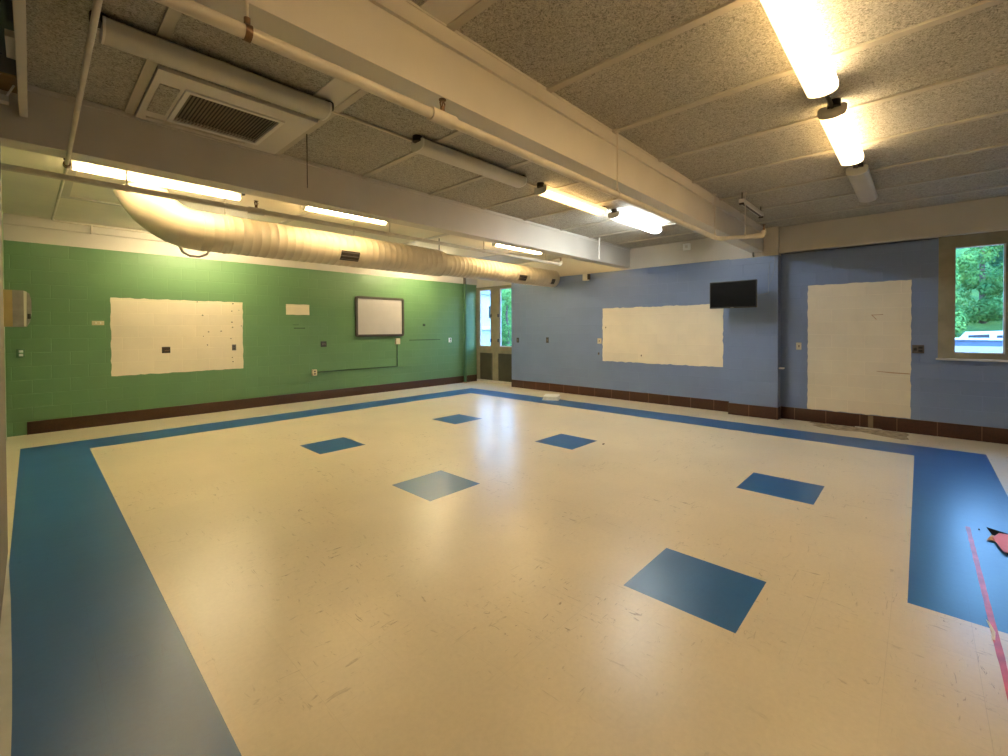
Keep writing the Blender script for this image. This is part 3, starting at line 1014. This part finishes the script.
solo(MB().tube([(7.15, 4.30, 2.80), (7.15, 4.30, ZC - 0.002)], 0.014, 12).build('drop_pipe', M['white_paint']), 'thin white vertical pipe in front of the second beam by the blue wall', 'pipe')
solo(MB().tube([(1.616, 3.80, 2.72), (1.616, 3.80, ZC - 0.002)], 0.0035, 8).build('hanging_wire', M['dark_metal']), 'thin dark wire hanging from the ceiling beside the grille', 'wire')

# thin conduit crossing the ceiling at the far left
C0 = (0.195, 3.0, 2.79)
cd = thing('conduit', 'thin pale conduit running away across the ceiling at the far left', 'conduit', C0)
MB().tube([(0.187, 1.6, 2.775), (0.197, 4.72, 2.775), (0.203, 4.95, 2.80), (0.222, 8.0, 3.055), (0.225, 9.36, 3.165), (0.25, 9.43, 3.168), (0.36, 9.44, 3.160), (2.9, 9.44, 3.150)], 0.0125, 12).build('conduit_run', M['pipe'], cd, C0)
MB().tube([(0.197, 4.69, 2.775), (0.198, 4.76, 2.778)], 0.022, 12).build('coupling', M['brass'], cd, C0)
MB().rbox(0.645, 0.67, 9.424, 9.466, 3.03, 3.17, 0.004).build('clip', M['pipe'], cd, C0)

# ------------------------------------------------------------------ round duct
YDU, ZDU = 6.45, 2.735
D0 = (1.4, YDU, ZDU)
du = thing('round_duct', 'large cream round air duct along the green wall side', 'duct', D0)


def ribbed(x0, x1, r, zc, pitch, y=YDU):
    pts, rad = [], []
    n = max(1, int(round((x1 - x0) / pitch)))
    for i in range(n):
        a = x0 + (x1 - x0) * i / n
        b = x0 + (x1 - x0) * (i + 1) / n
        for q, dr in ((0.0, 0.0035), (0.05, 0.0035), (0.09, 0.0), (0.95, 0.0)):
            pts.append((a + (b - a) * q, y, zc))
            rad.append(r + dr)
    pts.append((x1, y, zc))
    rad.append(r)
    return MB().tube(pts, r, 36, rad=rad)


RD = 0.238
ribbed(1.42, 5.02, RD, ZDU, 0.105).build('straight_section', M['duct'], du, D0)
rp, rr = [], []
for i in range(7):
    f = i / 6
    rp.append((5.02 + 0.26 * f, YDU, ZDU - 0.012 * f))
    rr.append(RD + 0.004 - (RD - 0.200) * (f * f * (3 - 2 * f)))
MB().tube(rp, RD, 36, rad=rr).build('reducer', M['duct'], du, D0)
ribbed(5.28, 8.604, 0.200, ZDU - 0.014, 0.105).build('narrow_section', M['duct'], du, D0)
ex, ez, er = 1.42, ZDU + 0.60, 0.60
ep = []
NE = 30
for i in range(NE + 1):
    a = math.radians(72) * i / NE
    ep.append((ex - er * math.sin(a), YDU, ez - er * math.cos(a)))
er_ = []
for i in range(NE + 1):
    er_.append(RD + (0.004 if i % 10 == 0 else 0.0))
MB().tube(ep, RD, 36, rad=er_).build('elbow', M['duct'], du, D0)
for x, r in ((1.45, RD), (1.70, RD), (3.46, RD), (5.14, 0.226), (8.47, 0.2)):
    s_ = MB().tube([(x - 0.018, YDU, ZDU - (0.008 if x > 5 else 0)), (x + 0.018, YDU, ZDU - (0.008 if x > 5 else 0))], r + 0.0065, 36)
    s_.build('strap', M['duct'], du, D0)
for x, r in ((1.70, RD), (3.46, RD), (5.14, 0.226)):
    MB().tube([(x, YDU, ZC - 0.002), (x, YDU, ZDU + r)], 0.008, 8).build('hanger_rod', M['dark_metal'] if x > 5 else M['pipe'], du, D0)


def register(x0, x1, r, zc):
    # on the lower camera-facing quarter of the duct
    def pt(x, ang, q):
        return (x, YDU - (r + q) * math.cos(ang), zc + (r + q) * math.sin(ang))
    a0, a1 = math.radians(-54), math.radians(-4)
    fr_ = MB()
    k = 10
    for (xa, xb, b0, b1) in ((x0, x0 + 0.03, a0, a1), (x1 - 0.03, x1, a0, a1), (x0, x1, a0, a0 + 0.12), (x0, x1, a1 - 0.12, a1)):
        for i in range(k):
            c0 = b0 + (b1 - b0) * i / k
            c1 = b0 + (b1 - b0) * (i + 1) / k
            v = [pt(xa, c0, 0.002), pt(xb, c0, 0.002), pt(xb, c1, 0.002), pt(xa, c1, 0.002), pt(xa, c0, 0.016), pt(xb, c0, 0.016), pt(xb, c1, 0.016), pt(xa, c1, 0.016)]
            fr_.add(v, [(4, 5, 6, 7), (0, 4, 7, 3), (1, 2, 6, 5), (0, 1, 5, 4), (3, 7, 6, 2)])
    o = fr_.build('register_frame', M['duct'], du, D0)
    sl_ = MB()
    for i in range(k):
        c0 = a0 + (a1 - a0) * i / k
        c1 = a0 + (a1 - a0) * (i + 1) / k
        sl_.add([pt(x0 + 0.02, c0, 0.006), pt(x1 - 0.02, c0, 0.006), pt(x1 - 0.02, c1, 0.006), pt(x0 + 0.02, c1, 0.006)], [(0, 1, 2, 3)])
    for i in range(3):
        c0 = a0 + (a1 - a0) * (i + 1) / 4
        sl_.tube([pt(x0 + 0.02, c0, 0.010), pt(x1 - 0.02, c0, 0.010)], 0.006, 6, mi=1)
    sl_.build('register_slats', [M['dark_metal'], M['grey_plastic']], o, (0, 0, 0)) if False else sl_.build('register_slats', [M['dark_metal'], M['grey_plastic']], o, D0)


register(3.10, 3.46, RD, ZDU)
register(7.12, 7.44, 0.2, ZDU - 0.014)
register(8.26, 8.46, 0.2, ZDU - 0.014)

solo(MB().tube([(1.24, 6.74, 2.72), (1.27, 6.78, 2.60), (1.32, 6.82, 2.51), (1.40, 6.83, 2.47), (1.50, 6.83, 2.47), (1.58, 6.82, 2.51), (1.63, 6.78, 2.60), (1.65, 6.74, 2.70)], 0.014, 10).build('hose', M['hose']),
     'grey hose looping under the bend of the round duct', 'hose')

# ------------------------------------------------------------------ green wall fittings
Y = YN
wb = thing('whiteboard', 'whiteboard with dark rounded frame on the green wall', 'whiteboard', (5.76, Y, 1.82))
WB = (5.76, Y, 1.82)
x0, x1, z0, z1 = 5.11, 6.42, 1.352, 2.300


def rrect(x0, x1, z0, z1, r, k=5):
    out = []
    for cx, cz, s in ((x1 - r, z0 + r, -90), (x1 - r, z1 - r, 0), (x0 + r, z1 - r, 90), (x0 + r, z0 + r, 180)):
        for i in range(k + 1):
            a = math.radians(s + 90 * i / k)
            out.append((cx + r * math.cos(a), cz + r * math.sin(a)))
    return out


o_, i_ = rrect(x0, x1, z0, z1, 0.06), rrect(x0 + 0.055, x1 - 0.055, z0 + 0.055, z1 - 0.055, 0.012)
fm = MB()
k = len(o_)
vs = [(a, Y - 0.05, b) for a, b in o_] + [(a, Y - 0.05, b) for a, b in i_] + [(a, Y - 0.002, b) for a, b in o_] + [(a, Y - 0.022, b) for a, b in i_]
fm.add(vs, [(i, (i + 1) % k, k + (i + 1) % k, k + i) for i in range(k)] + [(i, 2 * k + i, 2 * k + (i + 1) % k, (i + 1) % k) for i in range(k)] + [(k + i, k + (i + 1) % k, 3 * k + (i + 1) % k, 3 * k + i) for i in range(k)])
fm.build('frame', M['board_frame'], wb, WB)
MB().box(x0 + 0.05, x1 - 0.05, Y - 0.028, Y - 0.002, z0 + 0.05, z1 - 0.05).build('writing_surface', M['board'], wb, WB)

rw = thing('surface_raceway', 'thin green surface raceway running down and left from below the whiteboard', 'raceway', (5.2, Y, 0.62))
RW = (5.2, Y, 0.62)
ra = MB()
ra.rbox(6.236 - 0.010, 6.236 + 0.010, Y - 0.018, Y + 0.001, 0.60, 1.18, 0.003)
ra.rbox(4.20, 6.246, Y - 0.018, Y + 0.001, 0.595, 0.613, 0.003)
ra.build('raceway_channel', M['scar'], rw, RW)
MB().rbox(6.175, 6.30, Y - 0.05, Y + 0.001, 1.155, 1.30, 0.006).build('junction_box', M['ivory'], rw, RW)
jb = MB().rbox(4.10, 4.20, Y - 0.05, Y + 0.001, 0.535, 0.665, 0.006).build('outlet_box', M['ivory'], rw, RW)
for z in (0.575, 0.625):
    MB().rbox(4.13, 4.17, Y - 0.053, Y - 0.049, z - 0.016, z + 0.016, 0.001).build('socket_face', M['grey_plastic'], jb, (0, 0, 0) if False else RW)


def plate_n(name, label, cat, x, z, w, h, mat, parts=(), group=None, depth=0.008):
    b = (x, Y, z)
    t = thing(name, label, cat, b, group)
    MB().rbox(x - w / 2, x + w / 2, Y - 0.002 - depth, Y + 0.001, z - h / 2, z + h / 2, 0.002).build('plate', mat, t, b)
    for (pn, dx, dz, pw, ph, pm) in parts:
        MB().rbox(x + dx - pw / 2, x + dx + pw / 2, Y - 0.006 - depth, Y - 0.001 - depth, z + dz - ph / 2, z + dz + ph / 2, 0.001).build(pn, pm, t, b)
    return t


plate_n('electrical_outlet', 'green outlet with two pale sockets at the far left of green wall', 'outlet', -0.115, 1.195, 0.085, 0.125, M['dark_green'],
        (('socket', 0.004, 0.027, 0.042, 0.034, M['white_plastic']), ('socket', 0.004, -0.027, 0.042, 0.034, M['white_plastic'])))
plate_n('wall_plate', 'ivory wide wall plate left of the bare patch on green wall', 'wall plate', 0.722, 1.64, 0.145, 0.068, M['ivory'],
        (('switch', -0.025, 0, 0.012, 0.028, M['white_plastic']), ('switch', 0.03, 0, 0.012, 0.028, M['white_plastic'])))
plate_n('outlet_box', 'dark open wall box in the middle of the bare patch on green wall', 'outlet box', 1.588, 1.180, 0.118, 0.108, M['dark_void'],
        (('box_rim', 0, 0.048, 0.118, 0.008, M['dark_metal']), ('wire_stub', 0.01, -0.012, 0.06, 0.012, M['brass'])), depth=0.006)
plate_n('wall_plate', 'grey brown plate near the right edge of the bare patch on green wall', 'wall plate', 2.63, 1.190, 0.070, 0.112, M['grey_plastic'],
        (('jack', 0, 0.02, 0.022, 0.022, M['black']), ('jack', 0, -0.02, 0.022, 0.022, M['black'])))
plate_n('wall_plate', 'black square plate left of the whiteboard on green wall', 'wall plate', 4.368, 1.207, 0.128, 0.122, M['black'],
        (('jack', -0.02, 0, 0.03, 0.04, M['grey_plastic']), ('jack', 0.025, 0, 0.03, 0.04, M['grey_plastic'])))
plate_n('wall_plate', 'tiny dark plate on green wall right of the whiteboard', 'wall plate', 7.065, 1.636, 0.075, 0.060, M['scar'],
        (('jack', 0, 0, 0.03, 0.03, M['black']),))
plate_n('electrical_outlet', 'white and dark outlet near the far right end of green wall', 'outlet', 7.946, 1.222, 0.100, 0.125, M['white_plastic'],
        (('socket', 0.008, 0.024, 0.035, 0.045, M['black']), ('socket', 0.008, -0.03, 0.03, 0.03, M['grey_plastic'])))
solo(MB().rbox(6.60, 7.60, Y - 0.010, Y + 0.001, 1.238, 1.256, 0.003).build('surface_raceway', M['scar']), 'short horizontal dark green strip right of the whiteboard', 'raceway')
sm = MB().prism(ragged(3.74, 3.97, 1.545, 1.565, 0.003), 1, YN - 0.002, YN + 0.001)
struct('paint_scar', sm, M['scar'], wall_n)
struct('paint_scar', MB().prism(ragged(3.72, 3.84, 1.62, 1.63, 0.003), 1, YN - 0.002, YN + 0.001), M['scar'], wall_n)

rs = thing('riser_pipe', 'green painted vertical pipe at the right end of green wall', 'pipe', (8.45, 9.45, 0))
RS = (8.45, 9.45, 0)
MB().tube([(8.45, 9.455, 0.0), (8.45, 9.455, 2.80)], 0.045, 18).build('painted_length', M['dark_green'], rs, RS)
MB().tube([(8.45, 9.455, 2.80), (8.45, 9.455, 3.03)], 0.042, 18).build('bare_length', M['grey_plastic'], rs, RS)
MB().tube([(8.45, 9.455, 0.0), (8.45, 9.455, 0.02)], 0.062, 18).build('floor_collar', M['kraft'], rs, RS)

# dispenser on the far part of the left wall
DX, DY, DZ = XW - 0.13, 8.2, 1.57
dp = thing('towel_dispenser', 'paper towel dispenser with grey curved cover at the left edge', 'dispenser', (DX, DY, DZ))
prof = [(DX, DZ), (DX + 0.215, DZ), (DX + 0.245, DZ + 0.06), (DX + 0.262, DZ + 0.18), (DX + 0.262, DZ + 0.33), (DX + 0.245, DZ + 0.42), (DX + 0.20, DZ + 0.455), (DX, DZ + 0.46)]
MB().prism(prof, 1, DY - 0.0, DY + 0.30).build('cabinet', M['silver'], dp, (DX, DY, DZ))
MB().prism([(DX + 0.001, DZ + 0.003), (DX + 0.10, DZ + 0.003), (DX + 0.10, DZ + 0.457), (DX + 0.001, DZ + 0.457)], 1, DY - 0.004, DY + 0.001).build('side_panel', M['tan'], dp, (DX, DY, DZ))
MB().prism([(DX + 0.195, DZ + 0.004), (DX + 0.215, DZ + 0.004), (DX + 0.222, DZ + 0.44), (DX + 0.195, DZ + 0.45)], 1, DY - 0.008, DY + 0.001).build('cover_edge', M['white_paint'], dp, (DX, DY, DZ))
MB().rbox(DX + 0.225, DX + 0.255, DY - 0.006, DY + 0.02, DZ + 0.10, DZ + 0.165, 0.003).build('lock', M['black'], dp, (DX, DY, DZ))

# ------------------------------------------------------------------ blue wall fittings
def plate_e(name, label, cat, y, z, w, h, mat, parts=(), X=XE, depth=0.008, group=None):
    b = (X, y, z)
    t = thing(name, label, cat, b, group)
    MB().rbox(X - 0.002 - depth, X + 0.001, y - w / 2, y + w / 2, z - h / 2, z + h / 2, 0.002).build('plate', mat, t, b)
    for (pn, dy, dz, pw, ph, pm) in parts:
        MB().rbox(X - 0.006 - depth, X - 0.001 - depth, y + dy - pw / 2, y + dy + pw / 2, z + dz - ph / 2, z + dz + ph / 2, 0.001).build(pn, pm, t, b)
    return t


plate_e('wall_plate', 'black narrow plate on blue wall nearest the corner window', 'wall plate', 7.60, 1.232, 0.075, 0.125, M['black'],
        (('insert', 0, 0, 0.03, 0.06, M['grey_plastic']),))
plate_e('wall_plate', 'black narrow plate on blue wall, second from the corner window', 'wall plate', 6.637, 1.246, 0.075, 0.135, M['black'],
        (('insert', 0, 0, 0.03, 0.06, M['grey_plastic']),))
plate_e('light_switch', 'ivory switch plate at the left edge of the bare blue wall patch', 'light switch', 5.185, 1.246, 0.10, 0.118, M['ivory'],
        (('toggle', 0, 0, 0.018, 0.03, M['grey_plastic']),))
plate_e('wall_plate', 'tiny dark blue plate below the ivory switch on blue wall', 'wall plate', 5.205, 0.965, 0.034, 0.055, M['grey_plastic'],
        (('insert', 0, 0, 0.012, 0.02, M['black']),))
plate_e('light_switch', 'ivory switch plate between the pier and the tall bare patch', 'light switch', 1.452, 1.218, 0.072, 0.115, M['ivory'],
        (('toggle', -0.004, 0, 0.016, 0.04, M['grey_plastic']),))
plate_e('electrical_outlet', 'brown double outlet right of the tall bare patch', 'outlet', 0.02, 1.208, 0.125, 0.118, M['grey_plastic'],
        (('socket', 0.03, 0, 0.034, 0.040, M['black']), ('socket', -0.025, 0.022, 0.044, 0.030, M['black']), ('socket', -0.025, -0.022, 0.044, 0.030, M['black'])))
sp = plate_e('sensor', 'small white square sensor on the cream band above blue wall', 'sensor', 3.262, 3.075, 0.13, 0.125, M['white_plastic'],
             (('lens', 0, 0, 0.05, 0.05, M['white_paint']),), X=XE - 0.012, depth=0.04)
sc_ = thing('speaker', 'small white wall box just under the cream band near the duct end', 'wall box', (XE, 5.50, 2.68))
MB().rbox(XE - 0.09, XE + 0.001, 5.44, 5.57, 2.605, 2.752, 0.008).build('case', M['white_paint'], sc_, (XE, 5.5, 2.68))
MB().rbox(XE - 0.095, XE - 0.02, 5.405, 5.44, 2.62, 2.745, 0.004).build('side_cover', M['dark_metal'], sc_, (XE, 5.5, 2.68))
hk = thing('wall_hook', 'short white peg sticking from the shaded side of the pier', 'hook', (XP + 0.1, 1.71, 0.845))
MB().rbox(XP + 0.06, XP + 0.15, 1.64, 1.712, 0.835, 0.862, 0.004).build('peg', M['white_plastic'], hk, (XP + 0.1, 1.71, 0.845))
solo(MB().tube([(XP - 0.04, 2.07, 2.83), (XP - 0.04, 2.07, 2.76), (XP - 0.02, 2.07, 2.735), (XP + 0.001, 2.07, 2.735)], 0.012, 10).build('wall_hook', M['dark_metal']), 'small dark hook high on the pier under the beam', 'hook')

# television on a bracket in front of the pier
TX, TYA, TYB, TZA, TZB = 8.0, 1.925, 2.648, 1.852, 2.304
TVB = (TX, (TYA + TYB) / 2, TZA)
tv = thing('television', 'black flat television mounted in front of the blue pier', 'television', TVB)
MB().rbox(TX, TX + 0.05, TYA, TYB, TZA, TZB, 0.006).build('case', M['black'], tv, TVB)
MB().box(TX - 0.001, TX + 0.002, TYA + 0.014, TYB - 0.014, TZA + 0.024, TZB - 0.014).build('screen', M['screen'], tv, TVB)
MB().box(TX - 0.0015, TX + 0.002, 2.265, 2.315, TZA + 0.007, TZA + 0.015).build('badge', M['silver'], tv, TVB)
br = MB()
br.rbox(TX + 0.05, TX + 0.07, 2.18, 2.40, 1.97, 2.19, 0.003)
br.rbox(TX + 0.06, XP - 0.01, 2.245, 2.295, 2.05, 2.11, 0.003)
br.rbox(XP - 0.014, XP + 0.001, 2.19, 2.35, 1.96, 2.20, 0.003)
br.build('wall_bracket', M['dark_metal'], tv, TVB)
cb = MB().tube([(XP - 0.008, 1.75, 2.70), (XP - 0.008, 1.76, 2.5), (XP - 0.008, 1.80, 2.33), (XP - 0.008, 1.845, 2.24), (XP - 0.008, 1.85, 2.1), (TX + 0.06, 2.0, 2.04)], 0.005, 8)
cb.tube([(XP - 0.008, 1.75, 2.70), (XP - 0.008, 1.83, 2.6), (XP - 0.008, 1.85, 2.4), (XP - 0.008, 1.845, 2.24)], 0.004, 8)
cb.build('cable', simple('pale_blue_grey_cable', (0.24, 0.29, 0.38), 0.5), tv, TVB)

# ------------------------------------------------------------------ things on the floor
FB = (7.65, 5.80, 0)
fb = thing('foam_block', 'white foam packing block lying on the blue floor border', 'foam block', FB)
pts = [(7.42, 5.86), (7.60, 5.56), (7.98, 5.78), (7.82, 6.10)]
MB().prism(pts, 2, 0.001, 0.022).build('base_slab', M['foam'], fb, FB)
cxm, cym = 7.70, 5.83
ins = [(cxm + (x - cxm) * 0.82, cym + (y - cym) * 0.82) for x, y in pts]
MB().prism(ins, 2, 0.022, 0.060).build('raised_block', M['foam'], fb, FB)
ins2 = [(cxm + (x - cxm) * 0.9, cym + (y - cym) * 0.9) for x, y in pts]
MB().prism(ins2, 2, 0.060, 0.075).build('lid', M['foam'], fb, FB)

tp = thing('floor_tape', 'worn strip of red tape on the floor at the right', 'tape', (3.6, -0.275, 0))
TB = (3.6, -0.275, 0)
t_ = MB()
top, bot = [], []
n = 46
for i in range(n + 1):
    x = 1.5 + (4.845 - 1.5) * i / n
    w = 0.0125 + random.uniform(-0.0015, 0.0015)
    yy = -0.272 - 0.004 * (4.845 - x)
    top.append((x, yy + w))
    bot.append((x, yy - w))
t_.prism(top + bot[::-1], 2, 0.0004, 0.0012)
t_.build('tape_strip', M['tape'], tp, TB)
MB().prism([(3.16, -0.262), (3.25, -0.268), (3.36, -0.258), (3.34, -0.268), (3.25, -0.281), (3.17, -0.274)], 2, 0.0013, 0.004).build('torn_flap', M['tape_torn'], tp, TB)

RB = (4.65, -0.5, 0)
rc = thing('red_card', 'coral red card folder lying on the blue border at the right edge', 'card', RB)


def sheet(pts, h, th=0.003):
    m = MB()
    k = len(pts)
    m.add([(x, y, z) for x, y, z in pts] + [(x, y, z + th) for x, y, z in pts], [tuple(range(k))[::-1], tuple(range(k, 2 * k))] + [(i, (i + 1) % k, k + (i + 1) % k, k + i) for i in range(k)])
    return m


sheet([(4.42, -0.415, 0.014), (4.66, -0.385, 0.018), (4.78, -0.425, 0.02), (4.82, -0.72, 0.03), (4.40, -0.75, 0.022)], 0).build('red_cover', M['red'], rc, RB)
solo(sheet([(4.36, -0.44, 0.002), (4.50, -0.42, 0.002), (4.92, -0.375, 0.002), (4.86, -0.47, 0.004), (4.80, -0.70, 0.005), (4.36, -0.74, 0.003)], 0).build('black_sheet', simple('matt_black_card', (0.012, 0.011, 0.012), 0.9, spec=0.1), None, RB), 'black sheet under the coral red card at the right edge', 'sheet')
solo(sheet([(4.60, -0.350, 0.006), (4.66, -0.365, 0.009), (4.74, -0.385, 0.010), (4.70, -0.44, 0.0105), (4.58, -0.41, 0.0105), (4.62, -0.38, 0.009)], 0, 0.002).build('torn_card_scrap', M['kraft'], None, RB), 'torn tan scrap sticking out beside the red card', 'scrap')
for (x, y, s, l) in ((5.12, 3.02, 0.022, 'tiny dark crumb on the cream floor beyond the middle blue squares'), (4.83, -0.33, 0.010, 'tiny black crumb on the blue border beside the red card')):
    b = MB()
    b.rbox(x - s, x + s * 0.6, y - s * 0.4, y + s * 0.4, 0.0005, 0.009, 0.002)
    solo(b.build('crumb', M['dark_void'], None, (x, y, 0)), l, 'crumb')
